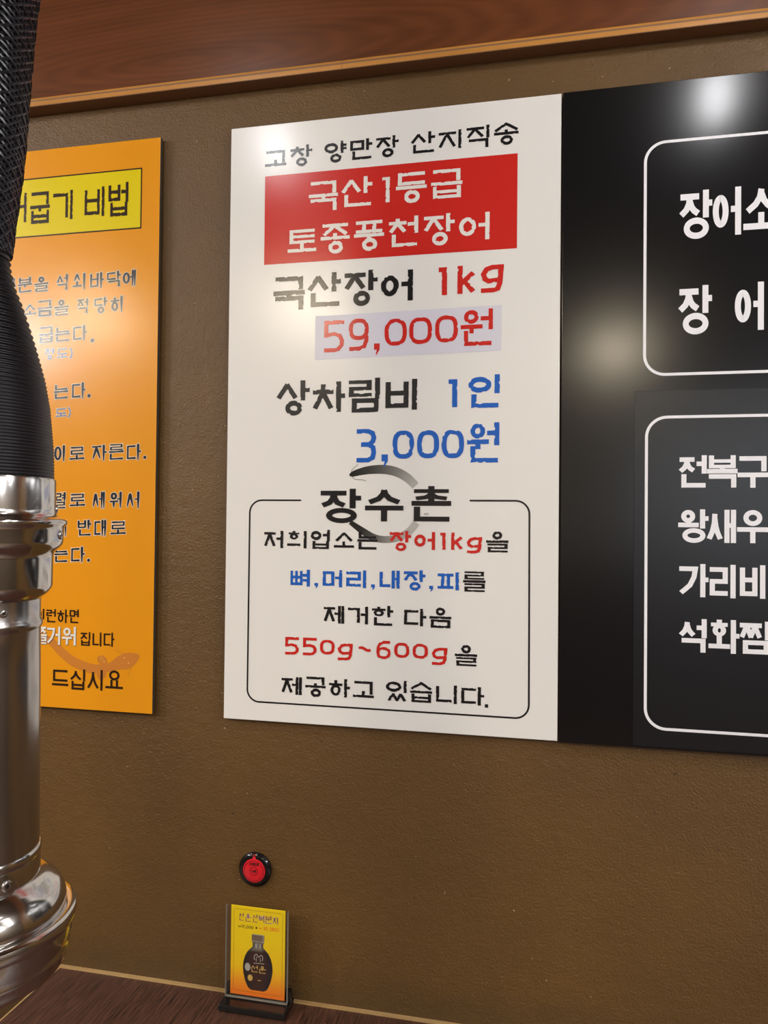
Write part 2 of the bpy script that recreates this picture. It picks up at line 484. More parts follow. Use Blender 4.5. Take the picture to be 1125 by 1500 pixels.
def layout(ch, wf, hf, style):
    """boxes (x0, y0, x1, y1) of the letters of a syllable; wf, hf = pen width and height over the glyph's size"""
    k = ord(ch) - 0xAC00
    if not 0 <= k < 11172:
        return [(ch, (0, 0, 1, 1))]
    i, v, f = INI[k // 588], VOW[k % 588 // 28], FIN[k % 28]
    out = []
    low = f != ' '
    r0 = i == 'ㅇ'
    if v in PAIR:
        hv, vv = PAIR[v]
        vx = {'ㅏ': .72, 'ㅓ': .62, 'ㅣ': 1 - wf}[vv]
        if low:
            out.append((i, (.1, 0.02, .56, .40)))
            out.append((hv, (0, .33, .68, .40 + hf) if hv == 'ㅗ' else (0, .42, .68, .66)))
            out.append((vv, (vx, 0, 1, .57)))
        else:
            out.append((i, (.08, .06 if r0 else .0, .62, .50)))
            out.append((hv, {'ㅗ': (0, .48, .70, .86), 'ㅜ': (0, .55, .70, .97), 'ㅡ': (0, .72, .68, .88)}[hv]))
            out.append((vv, (vx, 0, 1, 1) if vv != 'ㅓ' else (vx - .02, 0, 1, 1)))
    elif v in 'ㅗㅜㅡㅛ':
        if low:
            x = (.28, .72) if r0 else ((.0, 1) if i in 'ㅅ' else (.06, .94))
            if hf > .125:
                out.append((i, (x[0], 0, x[1], .40)))
            else:
                out.append((i, (x[0], 0, x[1], .41)))
            b = .42
            out.append((v, {'ㅡ': (0, b, 1, b + hf * 1.15), 'ㅗ': (0, b - .10, 1, b + hf), 'ㅜ': (0, b, 1, .66 if f != 'ㅂ' else .62)}[v]))
        else:
            x = (.2, .8) if r0 else (.06, .94)
            if v == 'ㅡ':
                out += [(i, (x[0], 0, x[1], .72)), (v, (0, .82, 1, 1))]
            elif v == 'ㅜ':
                out += [(i, (x[0], 0, x[1], .48)), (v, (0, .52, 1, 1))]
            else:
                yb = .80 if i == 'ㄱ' else (.55 if r0 else .62)
                out += [(i, (x[0], 0, x[1], yb)), (v, (0, .60 if not r0 else .52, 1, 1))]
    else:
        vx = {'ㅑ': .73, 'ㅏ': .72, 'ㅓ': .64, 'ㅣ': 1 - wf, 'ㅐ': .60, 'ㅔ': .52, 'ㅕ': .63}[v]
        ix = {'ㅑ': .62, 'ㅏ': .64, 'ㅓ': .60, 'ㅣ': .90 - wf, 'ㅐ': .54, 'ㅔ': .55, 'ㅕ': .62}[v]
        if v in 'ㅓㅔ' and r0:
            ix = .56
        if low:
            out.append((i, (0, .06, ix, .545)))
            out.append((v, (vx, 0, 1, .60 if f in 'ㅁㅂ' and style == 'stamp' else .57)))
        else:
            y0, y1 = (.15, .83) if r0 and v != 'ㅣ' else (.08, .93)
            out.append((i, (0, y0, ix, y1)))
            out.append((v, (vx, 0, 1, 1)))
    if low:
        y = .585
        if f == 'ㅇ':
            out.append((f, (.27, .57, .78, 1) if style in ('stamp', 'brush') else (.14, .56, .90, 1)))
        elif f == 'ㄹ':
            out.append((f, (.06, y, .97, 1)))
        elif f == 'ㅆ':
            out.append((f, (.08, y, .98, 1)))
        else:
            out.append((f, (.10 if v not in 'ㅗㅜㅡ' else .06, y, .96, 1)))
    return out

def glyph(pr, ch, x0, y0, x1, y1, wv, wh, style, grow=0.0, rnd=random):
    W, H = x1 - x0, y1 - y0
    if ch in '.,':
        cx, r = (x0 + x1) / 2, (x1 - x0) / 2 + grow
        if ch == '.':
            cy = (y0 + y1) / 2
            pr.poly([(cx + r * math.cos(t * PI / 6), cy + r * math.sin(t * PI / 6)) for t in range(12)] if style == 'brush' else [(x0, y0), (x1, y0), (x1, y1), (x0, y1)])
        else:
            m = y1 - (y1 - y0) * .55
            pr.poly([(x0, y1), (x1, y1), (x1, m), (x0 + W * .45, y0), (x0 + W * .3, y0), (x0 + W * .5, m), (x0, m)])
        return
    for jm, (a, b, c, d) in layout(ch, wv / W, wh / H, style):
        bw, bh = (c - a) * W, (d - b) * H
        pw = min(wv, bw / (2 * COLS.get(jm, 1) - 1) * 1.08) if jm in COLS else min(wv, bw)
        ph = min(wh, bh / (2 * ROWS[jm] - 1) * 1.12) if jm in ROWS else min(wh, bh)
        if jm == 'ㅇ' and style == 'stamp':
            pw = ph = min(wv, bw * .32, bh * .34)
        shp = (SMOOTH.get(jm) if style == 'gothic' else FLAT.get(jm) if style == 'flat' else None) or SH[jm]
        if jm == 'ㄱ' and style in ('gothic', 'brush') and d - b > .5 and c < .75:
            shp = [[(0, 0), (1, 0), (.9, .35), (.6, .7), (0, 1)]]
        for st in shp:
            closed = isinstance(st, tuple)
            pts = st[1] if closed else st
            # centre lines inset by half a pen, in pen units
            P = [((pw / 2 + u * max(bw - pw, 0)) / pw, (ph / 2 + w_ * max(bh - ph, 0)) / ph) for u, w_ in pts]
            if not closed:
                for e, q in ((0, 1), (-1, -2)):
                    dx, dy = P[e][0] - P[q][0], P[e][1] - P[q][1]
                    ln = math.hypot(dx, dy) or 1e-9
                    ext = .5 if abs(dx) < 1e-6 or abs(dy) < 1e-6 else .18
                    if jm in 'ㅏㅓㅕㅐㅔㅗㅜㅛㅊㅎㅂㅌㅍ' and abs(P[e][0] - pts[e][0]) > 1e9:
                        ext = 0
                    P[e] = (P[e][0] + dx / ln * ext, P[e][1] + dy / ln * ext)
            g = grow
            if style == 'stamp' and not g:
                P, cor = resample(P, .42, closed)
                half = []
                for q in range(len(P)):
                    hl, hr = .5 * rnd.uniform(.93, 1.03), .5 * rnd.uniform(.93, 1.03)
                    if not cor[q] or closed:
                        if rnd.random() < .10: hl *= rnd.uniform(.45, .8)
                        if rnd.random() < .10: hr *= rnd.uniform(.45, .8)
                    half.append((hl, hr))
            elif style == 'brush':
                P, cor = resample(P, .7, closed)
                n = len(P)
                half = []
                vert = abs(P[0][0] - P[-1][0]) < .35 * abs(P[0][1] - P[-1][1]) and len(pts) == 2
                for q in range(n):
                    t = q / max(n - 1, 1)
                    k = 1.0 if closed else (1.12 - .75 * t ** 2 if vert else 1.05 - .35 * math.sin(PI * t))
                    if not closed and q == 0: k *= .6
                    half.append((.5 * k, .5 * k))
                P = [(u, w_ - .06 * (u - P[0][0]) * (0 if closed else 1)) for u, w_ in P]
            else:
                half = [(.5, .5)] * len(P)
            L, R = offset(P, half, closed)
            def out(p, c_):
                x, y = x0 + a * W + p[0] * pw, y1 - b * H - p[1] * ph
                return (x, y)
            Lm, Rm = [out(p, 0) for p in L], [out(p, 0) for p in R]
            if g:
                C = [((p[0] + q[0]) / 2, (p[1] + q[1]) / 2) for p, q in zip(Lm, Rm)]
                hw = [(math.hypot(p[0] - q[0], p[1] - q[1]) / 2 + g,) * 2 for p, q in zip(Lm, Rm)]
                if not closed:
                    for e, q in ((0, 1), (-1, -2)):
                        dx, dy = C[e][0] - C[q][0], C[e][1] - C[q][1]
                        ln = math.hypot(dx, dy) or 1e-9
                        C[e] = (C[e][0] + dx / ln * g, C[e][1] + dy / ln * g)
                Lm, Rm = offset(C, hw, closed)
            pr.strip(Lm, Rm, closed)

def lettering(parent, name, label, table, d, mat, wv, wh, style, halo=None, shade=None):
    items = [t.split() for t in table.split('|')]
    items = [(t[0], *map(float, t[1:])) for t in items]
    rows = []                                    # one part for each printed line
    for it in items:
        for r in rows:
            a, c = max(it[2], r[0][2]), min(it[4], r[0][4])
            if c - a > .35 * min(it[4] - it[2], r[0][4] - r[0][2]):
                r.append(it)
                break
        else:
            rows.append([it])
    for r in rows:
        pr = Print(d)
        for ch, *q in r:
            glyph(pr, ch, *q, wv, wh, style)
        o = part(name, pr, mat, parent, label)
        if halo:
            hp = Print(d - .12)
            for ch, *q in r:
                glyph(hp, ch, *q, wv, wh, style, grow=halo[1])
            part('lettering_outline', hp, halo[0], o)
        if shade:
            hp = Print(d - .12)
            for ch, x0_, y0_, x1_, y1_ in r:
                glyph(hp, ch, x0_ + 1, y0_ - 1, x1_ + 1, y1_ - 1, wv, wh, style)
            part('lettering_shadow_print', hp, shade, o)

def rr(x0, y0, x1, y1, r, n=8):
    """rounded rectangle outline, clockwise from the top left corner's end"""
    o = []
    for cx, cy, a in ((x1 - r, y1 - r, PI / 2), (x1 - r, y0 + r, 0), (x0 + r, y0 + r, -PI / 2), (x0 + r, y1 - r, PI)):
        for i in range(n + 1):
            t = a - PI / 2 * i / n
            o.append((cx + r * math.cos(t), cy + r * math.sin(t)))
    return o

def line(pr, pts, w, closed=False):
    L, R = offset(pts, [(w / 2, w / 2)] * len(pts), closed)
    pr.strip(L, R, closed)

def board(x0, x1, y0, y1, z0, z1, mat, parent, bevel=0.0008):
    o = part('panel', box_mb(x0, x1, y0, y1, z0, z1), [mat, M['board_edge']], parent, bevel=bevel)
    for q, f in enumerate(o.data.polygons):
        f.material_index = 0 if q == 2 else 1
    return o

# ------------------------------------------------------------------ lettering measured on the boards: character, left, bottom, right, top (mm)
WHITE = {
    'heading dark': '''고 71.9 1011.5 112.8 1039.9 | 창 120.4 1006.2 161.9 1045.2 | 양 184.7 1007.2 226 1045.6 | 만 232.7 1008.9 273.2 1045.5 | 장 280.2 1007.9 320.9 1046.1 | 산 342.5 1010 385.5 1046.8 | 지 391.8 1012.3 431.6 1044.8 | 직 440.4 1009.4 479.6 1048.1 | 송 487.4 1010 528.8 1049''',
    'banner pale': '''국 156.7 921.9 211.1 975.5 | 산 217.3 925.3 274.1 977.7 | 1 292.2 928 305.8 972.9 | 등 316.9 922.9 371.6 977.5 | 급 379.4 926.8 433.7 977.3 | 토 117.6 850.4 171.7 891.2 | 종 179.8 843.3 233.7 897.4 | 풍 241.7 843.9 296.3 898 | 천 305 847.6 357.3 900.5 | 장 367.4 844.9 421.1 900.3 | 어 428.8 850.2 481.1 897.5''',
    'product dark bold': '''국 91.4 746.3 151 807.2 | 산 156 749.5 218.3 810.1 | 장 225 746.7 285.4 810.3 | 어 291.5 752.1 348.9 806.5''',
    'weight red bold': '''1 394 758.1 408.8 806.7 | k 426.7 758.8 457.4 807.3 | g 466.7 758.1 505.9 805.8''',
    'price red': '''5 188.4 666.6 225.3 723.6 | 9 233.8 667.4 270.4 724.7 | , 280.1 658.9 290.4 679.1 | 0 298.8 673.7 338.9 721.3 | 0 342.8 674.7 383.5 722 | 0 388.4 675.6 428.5 723 | 원 433.1 668.2 488.1 731.1''',
    'table_fee dark bold': '''상 99.7 554.7 162.5 618.1 | 차 168.6 559.8 228.3 614.1 | 림 235 557.8 291.9 618.6 | 비 301.8 560.6 358.2 614.5''',
    'fee blue bold': '''1 413 563.4 428.2 611.8 | 인 446.9 561.2 500.6 617.9 | 3 250.4 469.3 286.1 528.5 | , 295.7 461.2 307.1 483.2 | 0 314.9 475.2 353.8 524.6 | 0 358.7 475.5 397.4 524.5 | 0 401.6 475.5 440.6 524.9 | 원 445.8 467.4 500.4 536.1''',
    'logo dark heavy': '''장 185.3 362.1 259.6 423 | 수 266.9 365.7 335.7 423.4 | 촌 350.1 366.4 419.2 427.6''',
    'notice dark': '''저 79.5 315.9 115.9 347 | 희 123.3 316.2 159.9 347.1 | 업 167.4 315.6 203.1 349.8 | 소 210.7 318.5 247.6 346 | 는 253.6 316 289.8 347.6 | 을 479.5 315.1 517 350.9 | 를 440.9 247.2 479 281.8 | 제 193.5 184.2 231.3 215.5 | 거 237.7 184.7 274.4 215.6 | 한 281.3 183.5 319.4 218.4 | 다 338.8 185 377.8 215.2 | 음 383.3 183.3 421.2 218.5 | 을 427.8 120.4 465.9 156.5 | 제 116 54.3 154.2 85.8 | 공 160.5 52.1 198.4 88.1 | 하 204.6 54.7 243 86.9 | 고 248.6 56.5 286.4 85 | 있 307.5 52.8 344.6 89.5 | 습 350.8 53.9 389.1 89.4 | 니 395.9 54.8 432 86.3 | 다 439.2 54.7 478.3 85.9 | . 479.6 51.8 485 57.7''',
    'notice red': '''장 311.9 314.2 349.9 349.4 | 어 355.5 317.2 392 348.2 | 1 400.9 318 410.2 347.3 | k 419.8 318.1 439.8 347.6 | g 446.6 312.4 472.7 340.5 | 5 121.9 125.2 147.8 156.9 | 5 155.4 125.5 181 157.1 | 0 187 128.7 214.3 154.6 | g 219.8 119.6 247.4 149.7 | ~ 256.3 136.5 281.6 146.5 | 6 290 125.4 315.5 157.4 | 0 321.7 129.1 348.8 155.3 | 0 354.5 129 381.4 155 | g 388 119.8 415.1 149.7''',
    'notice blue': '''뼈 130.4 248 166.9 278.1 | , 175.6 245.2 182.2 254.9 | 머 190.7 248.3 226.6 278.7 | 리 234 248.2 270.3 279.3 | , 279.2 245.5 286.1 255.1 | 내 294.4 248.9 330.4 280.1 | 장 337.6 246.1 375.7 281.7 | , 382.5 245.2 389.1 255.4 | 피 397 248.9 433.8 279.6''',
}
BLACK = {
    'upper': '''장 183.2 828.6 233.4 907.4 | 어 234.2 831.1 276.6 908.4 | 소 279.9 837.6 332.8 905.3 | 장 182.1 673.8 233.5 753 | 어 267.6 676.9 310.5 753.6''',
    'lower': '''전 183.7 426.7 226.3 478.5 | 복 226.7 426.7 272.2 478.1 | 구 272.2 426.4 317.4 476.4 | 왕 183.4 337.9 229.3 391.7 | 새 227 338.5 270.2 391.2 | 우 271.7 338.7 318 391 | 가 185.3 251.2 229.5 304.1 | 리 231.3 250.8 269.8 303.8 | 비 276 251.4 313.3 304.1 | 석 185.2 162.9 227.1 216.3 | 화 229.8 163.1 275.7 216.3 | 찜 276.2 164 320.5 215.6''',
}
ORANGE = {
    'title': '''어 257.7 950.3 319.7 1008.3 | 굽 327.8 945.2 371.6 1007.6 | 기 378.6 948.6 421.7 1005.7 | 비 447.5 949.3 490.1 1006.7 | 법 498.5 946.6 540.7 1011.1''',
    'steps dark': '''부 270.1 811.1 298.2 840.3 | 분 303.3 810.6 334.7 840.9 | 을 340.1 810.4 370.9 840.6 | 석 389.3 810.7 414.2 842.5 | 쇠 424.3 810.5 451.8 842.4 | 바 461.8 810.4 491.3 841.8 | 닥 497.5 810.7 527.2 842.2 | 에 531.4 810.4 558.9 842.3 | 소 317.8 765.8 344.6 788.1 | 금 348.4 761.8 380 793.2 | 을 385 761.9 415.9 793.1 | 적 435.3 763 459 793.2 | 당 471.3 761.6 499.8 793.7 | 히 506.3 762.5 532.2 794 | 굽 352.4 709.4 383.9 741.3 | 는 388.3 710.6 419.8 738.9 | 다 426.7 711.3 456.4 741.8 | . 464.7 707.1 473.1 714.1 | 는 387.5 599.3 418.5 627.3 | 다 426.3 599.4 455.5 631.1 | . 459.9 601 467.4 607.9 | 이 390.3 478.7 413.7 510.4 | 로 423.7 481.2 455.5 506.4 | 자 471.9 479.1 503.2 510.4 | 른 507.8 480.3 538.9 510.6 | 다 545.3 480 574.9 511.2 | . 580 482.1 586.4 488.2 | 렬 394.5 387.5 417.1 419.6 | 로 426 391.7 458.8 416 | 세 473.9 388.4 500.9 420.7 | 워 511 389.6 536.5 420.7 | 서 545.7 388.8 573.4 421.2 | 게 395.5 334.6 419.7 365.8 | 반 443.5 335.3 472.8 366.9 | 대 479.1 335.7 504.6 367.2 | 로 513.8 338.9 545.9 363.8 | 는 394.1 283.7 423.2 314.2 | 다 430.3 284.5 459.7 315.2 | . 465 286.6 471.6 292.2''',
    'notes blue': '''정 367 677.1 386.1 699.2 | 도 393.4 679.2 415.3 698.1 | ) 419.6 676.7 426.9 698.7 | 도 392.3 565 415 582 | ) 418 563 425.2 584.1''',
    'closing dark': '''이 355.5 172.9 374.5 193.6 | 런 378.9 167.9 399.8 193.8 | 하 402.7 167.8 426.4 194 | 면 429.4 168.3 449.4 194.8 | 집 453 126.2 474.7 152.5 | 니 479.4 126.2 498.3 152.9 | 다 503 126.7 525.5 153.5''',
    'closing large': '''드 393.8 46.8 429.3 77.8 | 십 432.9 41.6 465.1 81.1 | 시 469.6 42.6 502.2 81.9 | 요 508.4 48 545 82.5''',
    'closing pale': '''즐 362.3 125.7 381 159 | 거 381.5 125.1 410.1 160.3 | 워 414.3 125.5 443.8 161.2''',
}
CARD = {
    'name': '''선 15.2 132.1 24 145.9 | 운 26.9 131.7 38.1 145.5 | 산 40.7 131.9 50.9 146.2 | 복 52.2 132.4 63.9 145.4 | 분 64.6 132.5 77.1 146.2 | 자 78.8 132.2 89.7 145.5''',
    'old': '''w 13.9 119.7 19.6 123.6 | 1 19.9 120 22.2 125 | 2 22.7 120.2 26.4 125.2 | , 27 118.7 28.5 120.8 | 0 29.7 119.9 33.8 124.9 | 0 34.5 120 38.3 125 | 0 38.9 120.1 42.8 125''',
    'new': '''w 54.1 120.3 59 124.3 | 1 61 120.1 63.9 126.2 | 0 64.8 120.2 69.5 126.8 | , 70.9 118.8 72.4 120.7 | 0 74.2 120.4 78.8 127 | 0 79.3 120.5 83.8 126.9 | 0 84.9 120.7 90.4 127.1''',
}

# ------------------------------------------------------------------ the room
X0, X1, Y0 = -3.2, 3.4, -5.0
struct('floor', box_mb(X0, X1, Y0, 0.12, -0.05, 0), M['floor'])
struct('ceiling', box_mb(X0, X1, Y0, 0.12, CEIL_Z, CEIL_Z + 0.05), M['ceiling'])
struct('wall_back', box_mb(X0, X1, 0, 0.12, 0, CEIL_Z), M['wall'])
struct('wall_left', box_mb(X0 - 0.1, X0, Y0, 0.12, 0, CEIL_Z), M['room_wall'])
struct('wall_right', box_mb(X1, X1 + 0.1, Y0, 0.12, 0, CEIL_Z), M['room_wall'])
wl = MB()   # front wall: dark wainscot below, pale above, shop window at its right end
wl.box(X0, X1, Y0 - 0.1, Y0, 0, 1.35)
struct('baseboard_front', wl, M['room_wall'])
wl = MB()
wl.box(X0, X1, Y0 - 0.1, Y0, 2.5, CEIL_Z)
wl.box(X0, 0.9, Y0 - 0.1, Y0, 1.35, 2.5)
wl.box(3.2, X1, Y0 - 0.1, Y0, 1.35, 2.5)
struct('wall_front', wl, M['pale_wall'])
wf_ = MB()
for a in ((0.9, 0.96, 1.35, 2.5), (3.14, 3.2, 1.35, 2.5), (0.96, 3.14, 1.35, 1.41), (0.96, 3.14, 2.44, 2.5), (2.02, 2.08, 1.41, 2.44)):
    wf_.box(a[0], a[1], Y0 - 0.08, Y0 - 0.02, a[2], a[3])
struct('window_1', wf_, M['frame'])

# wooden fascia along the top of the wall, its honey moulding and dark underside
TZ = 2.397
fas = struct('trim_1', box_mb(X0, X1, -0.027, 0, TZ + 0.012, CEIL_Z), M['fascia'])
for k, (a, b) in enumerate(((X0, -0.1575), (-0.1565, X1))):
    m = MB()
    pr_ = [(-0.0270, TZ + 0.0175), (-0.0300, TZ + 0.0165), (-0.0312, TZ + 0.0125), (-0.0300, TZ + 0.0105), (-0.0318, TZ + 0.0085), (-0.0318, TZ + 0.0010), (-0.0270, TZ + 0.0010)]
    n_ = len(pr_)
    m.add([(a, y, z) for y, z in pr_] + [(b, y, z) for y, z in pr_], [(i, (i + 1) % n_, n_ + (i + 1) % n_, n_ + i) for i in range(n_)] + [tuple(range(n_))[::-1], tuple(range(n_, 2 * n_))])
    struct('trim_%d' % (k + 2), m, M['trim'])
struct('trim_4', box_mb(X0, X1, -0.0312, 0, TZ, TZ + 0.012), M['soffit'])

# ------------------------------------------------------------------ white price board
B = 12.0
wb = thing('price_board', 'tall white price board with a red banner, in the middle of the wall', 'sign', (-0.378, 0, 1.234))
panel = board(0.005, 0.600, -0.012, 0, 0.0034, 1.0885, M['white'], wb)
p = Print(B + .25)
p.poly([(72.5, 831.5), (527.6, 831.5), (527.6, 994), (72.5, 994)])
ban = part('banner', p, M['red'], wb, 'red banner block')
D1 = B + .4
lettering(wb, 'heading_lettering', 'black lettering along the top', WHITE['heading dark'], D1, M['ink'], 5.4, 4.8, 'stamp')
lettering(wb, 'banner_lettering', 'white lettering on the red banner', WHITE['banner pale'], D1 + .2, M['pale'], 7.4, 6.2, 'stamp')
lettering(wb, 'product_lettering', 'bold black lettering under the banner', WHITE['product dark bold'], D1, M['ink'], 9.4, 8.4, 'stamp')
lettering(wb, 'weight_lettering', 'bold red lettering 1kg', WHITE['weight red bold'], D1, M['red'], 9.2, 8.2, 'stamp')
p = Print(B + .25)
p.poly([(171.9, 654), (502.3, 658), (502.8, 736.2), (171.6, 732.6)])
stk = part('price_sticker', p, M['sticker'], wb, 'pale lavender paper strip with the red price')
lettering(wb, 'price_lettering', 'red lettering 59,000원', WHITE['price red'], D1 + .1, M['red'], 7.6, 7.4, 'stamp')
lettering(wb, 'table_fee_lettering', 'bold dark grey lettering 상차림비', WHITE['table_fee dark bold'], D1, M['ink_soft'], 9.4, 8.4, 'stamp')
lettering(wb, 'fee_lettering', 'blue lettering 1인 3,000원', WHITE['fee blue bold'], D1, M['blue'], 8.9, 8.2, 'stamp')
lettering(wb, 'logo_lettering', 'heavy black logo lettering 장수촌', WHITE['logo dark heavy'], D1 + .3, M['ink'], 11.0, 8.4, 'flat')
lettering(wb, 'notice_lettering', 'black notice lettering', WHITE['notice dark'], D1 + .15, M['ink'], 5.5, 4.5, 'stamp')
lettering(wb, 'notice_red_lettering', 'red notice lettering', WHITE['notice red'], D1 + .15, M['red'], 5.8, 5.0, 'stamp')
lettering(wb, 'notice_blue_lettering', 'blue notice lettering', WHITE['notice blue'], D1 + .15, M['blue'], 5.9, 5.0, 'stamp')
p = Print(D1)
line(p, [(148.5, 402.2)] + [q for q in rr(50.8, 37.3, 552.6, 402.6, 23)][::-1][0:0] + [(74, 402.2)] + [(74 - 23 * math.sin(t * PI / 16), 379.2 + 23 * math.cos(t * PI / 16)) for t in range(1, 9)]
     + [(50.6, 60)] + [(73 - 22.6 * math.cos(t * PI / 16), 60 - 22.6 * math.sin(t * PI / 16)) for t in range(1, 9)] + [(530, 37.4)]
     + [(530 + 22.8 * math.sin(t * PI / 16), 60 - 22.6 * math.cos(t * PI / 16)) for t in range(1, 9)] + [(551.6, 379)]
     + [(528.6 + 23 * math.cos(t * PI / 16), 379.6 + 23 * math.sin(t * PI / 16)) for t in range(1, 9)] + [(451, 402.6)], 3.0)
part('notice_frame', p, M['ink'], wb, 'thin black rounded frame')

def graded(parent, name, label, path, d, base=None):
    """brush band through (x, y, width, grey) stops with a printed grey gradient"""
    p_ = Print(d)
    pts, wd_, gr = [], [], []
    for (xa, ya, wa, ga), (xb, yb, wb_, gb) in zip(path, path[1:]):
        for j in range(5):
            t = j / 5
            pts.append((xa + (xb - xa) * t, ya + (yb - ya) * t)); wd_.append(wa + (wb_ - wa) * t); gr.append(ga + (gb - ga) * t)
    pts.append(path[-1][:2]); wd_.append(path[-1][2]); gr.append(path[-1][3])
    L, R = offset(pts, [(w / 2, w / 2) for w in wd_])
    p_.strip(L, R)
    o = part(name, p_, M['attr'], parent, label)
    at = o.data.color_attributes.new('ink', 'FLOAT_COLOR', 'POINT')
    for i in range(len(pts)):
        for k in (i, i + len(pts)):
            at.data[k].color = (gr[i], gr[i] * .97, gr[i] * .9, 1)
    return o

def curve(P, n=6):
    """smooth path (Catmull-Rom) through stops"""
    out = []
    for i in range(len(P) - 1):
        p0, p1, p2, p3 = P[max(i - 1, 0)], P[i], P[i + 1], P[min(i + 2, len(P) - 1)]
        for j in range(n):
            t = j / n
            out.append(tuple(.5 * (2 * b + (c - a) * t + (2 * a - 5 * b + 4 * c - d) * t * t + (3 * b - a - 3 * c + d) * t ** 3) for a, b, c, d in zip(p0, p1, p2, p3)))
    return out + [P[-1]]

graded(wb, 'eel_emblem', 'grey brush drawn eel arching over the logo', curve([(238, 446.5, 3, .03), (243, 448.5, 9, .02), (256, 452.5, 12, .03), (275, 456, 14.5, .05), (300, 456.8, 16, .11), (322, 452.5, 16, .20), (342, 442, 15.5, .34), (357, 428, 14, .46)]), D1 - .12)
graded(wb, 'eel_tail_emblem', 'grey brush drawn tail curving under the logo', curve([(359, 364, 13, .50), (347, 349.5, 13, .46), (328, 338, 12.5, .38), (306, 334, 12, .24), (284, 337, 12.5, .10), (262, 349, 12, .03), (240, 364, 8, .02)]), D1 - .12)
p = Print(D1)
line(p, curve([(241, 450), (243, 457), (249, 462), (253, 466)]), .8)
line(p, curve([(242, 446), (246, 441), (252, 439), (263, 438.5), (268, 436.5)]), .8)
part('eel_whisker', p, M['ink_soft'], wb)
p = Print(D1 + .1)
line(p, [(372, 379), (380, 379.5)], 3.2)
part('logo_fleck', p, plain('pale_grey_ink', (.45, .44, .40), SIGN_R), wb)

# ------------------------------------------------------------------ black menu board
B = 14.0
bb = thing('menu_board', 'big black menu board with white framed lettering, right of the white board', 'sign', (0.226, 0, 1.232))
board(-0.0015, 1.05, -0.014, 0, 0.0045, 1.0905, M['black'], bb)
part('menu_sheet', box_mb(0.1150, 1.03, -0.0149, -0.0139, 0.0075, 0.5845), M['sheet'], bb, 'slightly bluer black sheet on the lower half', bevel=0.0004)
p = Print(B + .2)
line(p, rr(130.6, 610.6, 905, 991.5, 32, 10), 4.6, True)
fr1 = part('menu_frame', p, M['white_ink'], bb, 'white rounded frame of the upper half')
p = Print(B + 1.1)
line(p, rr(134.2, 37.2, 905, 541, 32, 10), 4.6, True)
fr2 = part('menu_frame', p, M['white_ink'], bb, 'white rounded frame of the lower half')
lettering(bb, 'menu_lettering', 'white lettering in the upper frame', BLACK['upper'], B + .3, M['white_ink'], 8.9, 10.0, 'gothic')
lettering(bb, 'menu_lettering', 'white lettering in the lower frame', BLACK['lower'], B + 1.2, M['white_ink'], 7.7, 7.3, 'gothic')

# ------------------------------------------------------------------ orange instruction board
B = 12.0
ob = thing('instruction_board', 'tall orange board with a yellow title box, left of the white board', 'sign', (-1.122, 0, 1.231))
board(0.006, 0.6062, -0.012, -0.004, 0.0048, 1.0905, M['orange'], ob)
p = Print(B + .2)
p.poly([(45, 921), (567.6, 921), (567.6, 1034.5), (45, 1034.5)])
part('title_box', p, M['yellow'], ob, 'yellow title box')
p = Print(B + .3)
line(p, [(45, 921), (567.6, 921), (567.6, 1034.5), (45, 1034.5)], 2.6, True)
part('title_frame', p, M['ink_brown'], ob, 'thin black frame of the yellow box')
D1 = B + .45
lettering(ob, 'title_lettering', 'black lettering in the yellow box', ORANGE['title'], D1, M['ink_brown'], 5.8, 7.0, 'stamp')
lettering(ob, 'step_lettering', 'dark brush lettering with cream outlines', ORANGE['steps dark'], D1, M['ink_navy'], 5.0, 4.1, 'brush', halo=(M['halo'], .95))
lettering(ob, 'note_lettering', 'small blue brush lettering with cream outlines', ORANGE['notes blue'], D1, M['note_blue'], 3.1, 2.6, 'brush', halo=(M['halo'], .9))
lettering(ob, 'closing_lettering', 'thin dark brown lettering', ORANGE['closing dark'], D1, M['ink_brown'], 3.4, 3.0, 'gothic')
lettering(ob, 'closing_large_lettering', 'large dark brown lettering', ORANGE['closing large'], D1, M['ink_brown'], 4.6, 4.4, 'gothic')
lettering(ob, 'closing_white_lettering', 'white lettering with a dark drop shadow', ORANGE['closing pale'], D1, M['pale'], 4.6, 4.2, 'gothic', shade=M['ink_brown'])
p = Print(B + .2)
path = curve([(350, 155, 13), (371, 139, 14.5), (392, 130, 15.5), (412, 113, 17), (435, 97, 18), (458, 88, 18.5), (482, 83, 18), (507, 85.5, 16), (522, 90, 17), (538, 97, 26), (552, 101.5, 30), (565, 107, 22), (575, 111.5, 10), (578, 112.5, 2)])
L, R = offset([q[:2] for q in path], [(q[2] / 2, q[2] / 2) for q in path])
p.strip(L, R)
eel = part('eel_drawing', p, M['eel_brown'], ob, 'faded brown eel drawing')
p = Print(B + .25)
for q in ([(525.8, 123.1), (536.2, 117.4), (552.2, 115.0), (563.5, 116.6)], [(568.3, 98.4), (560.6, 87.7), (555.2, 72.1)]):
    line(p, curve(q), .9)
part('whisker', p, M['eel_brown'], eel)
p = Print(B + .15)
p.poly(curve([(512.5, 93), (509, 104), (500, 109.5), (491, 106), (491, 98), (497, 93)]), True)
p.poly(curve([(493, 80), (490, 70), (497, 63), (507, 68), (511, 80)]), True)
part('fin', p, M['eel_brown'], eel)
p = Print(B + .3)
for cx, cy in ((547.1, 107.2), (555.9, 97.8)):
    p.poly([(cx + 1.7 * math.cos(t), cy + 1.5 * math.sin(t)) for t in [i * PI / 5 for i in range(10)]])
line(p, curve([(495, 104), (500, 106), (504, 101), (506, 96), (501, 98), (496, 103)]), .8)
part('eye', p, M['eel_mark'], eel)

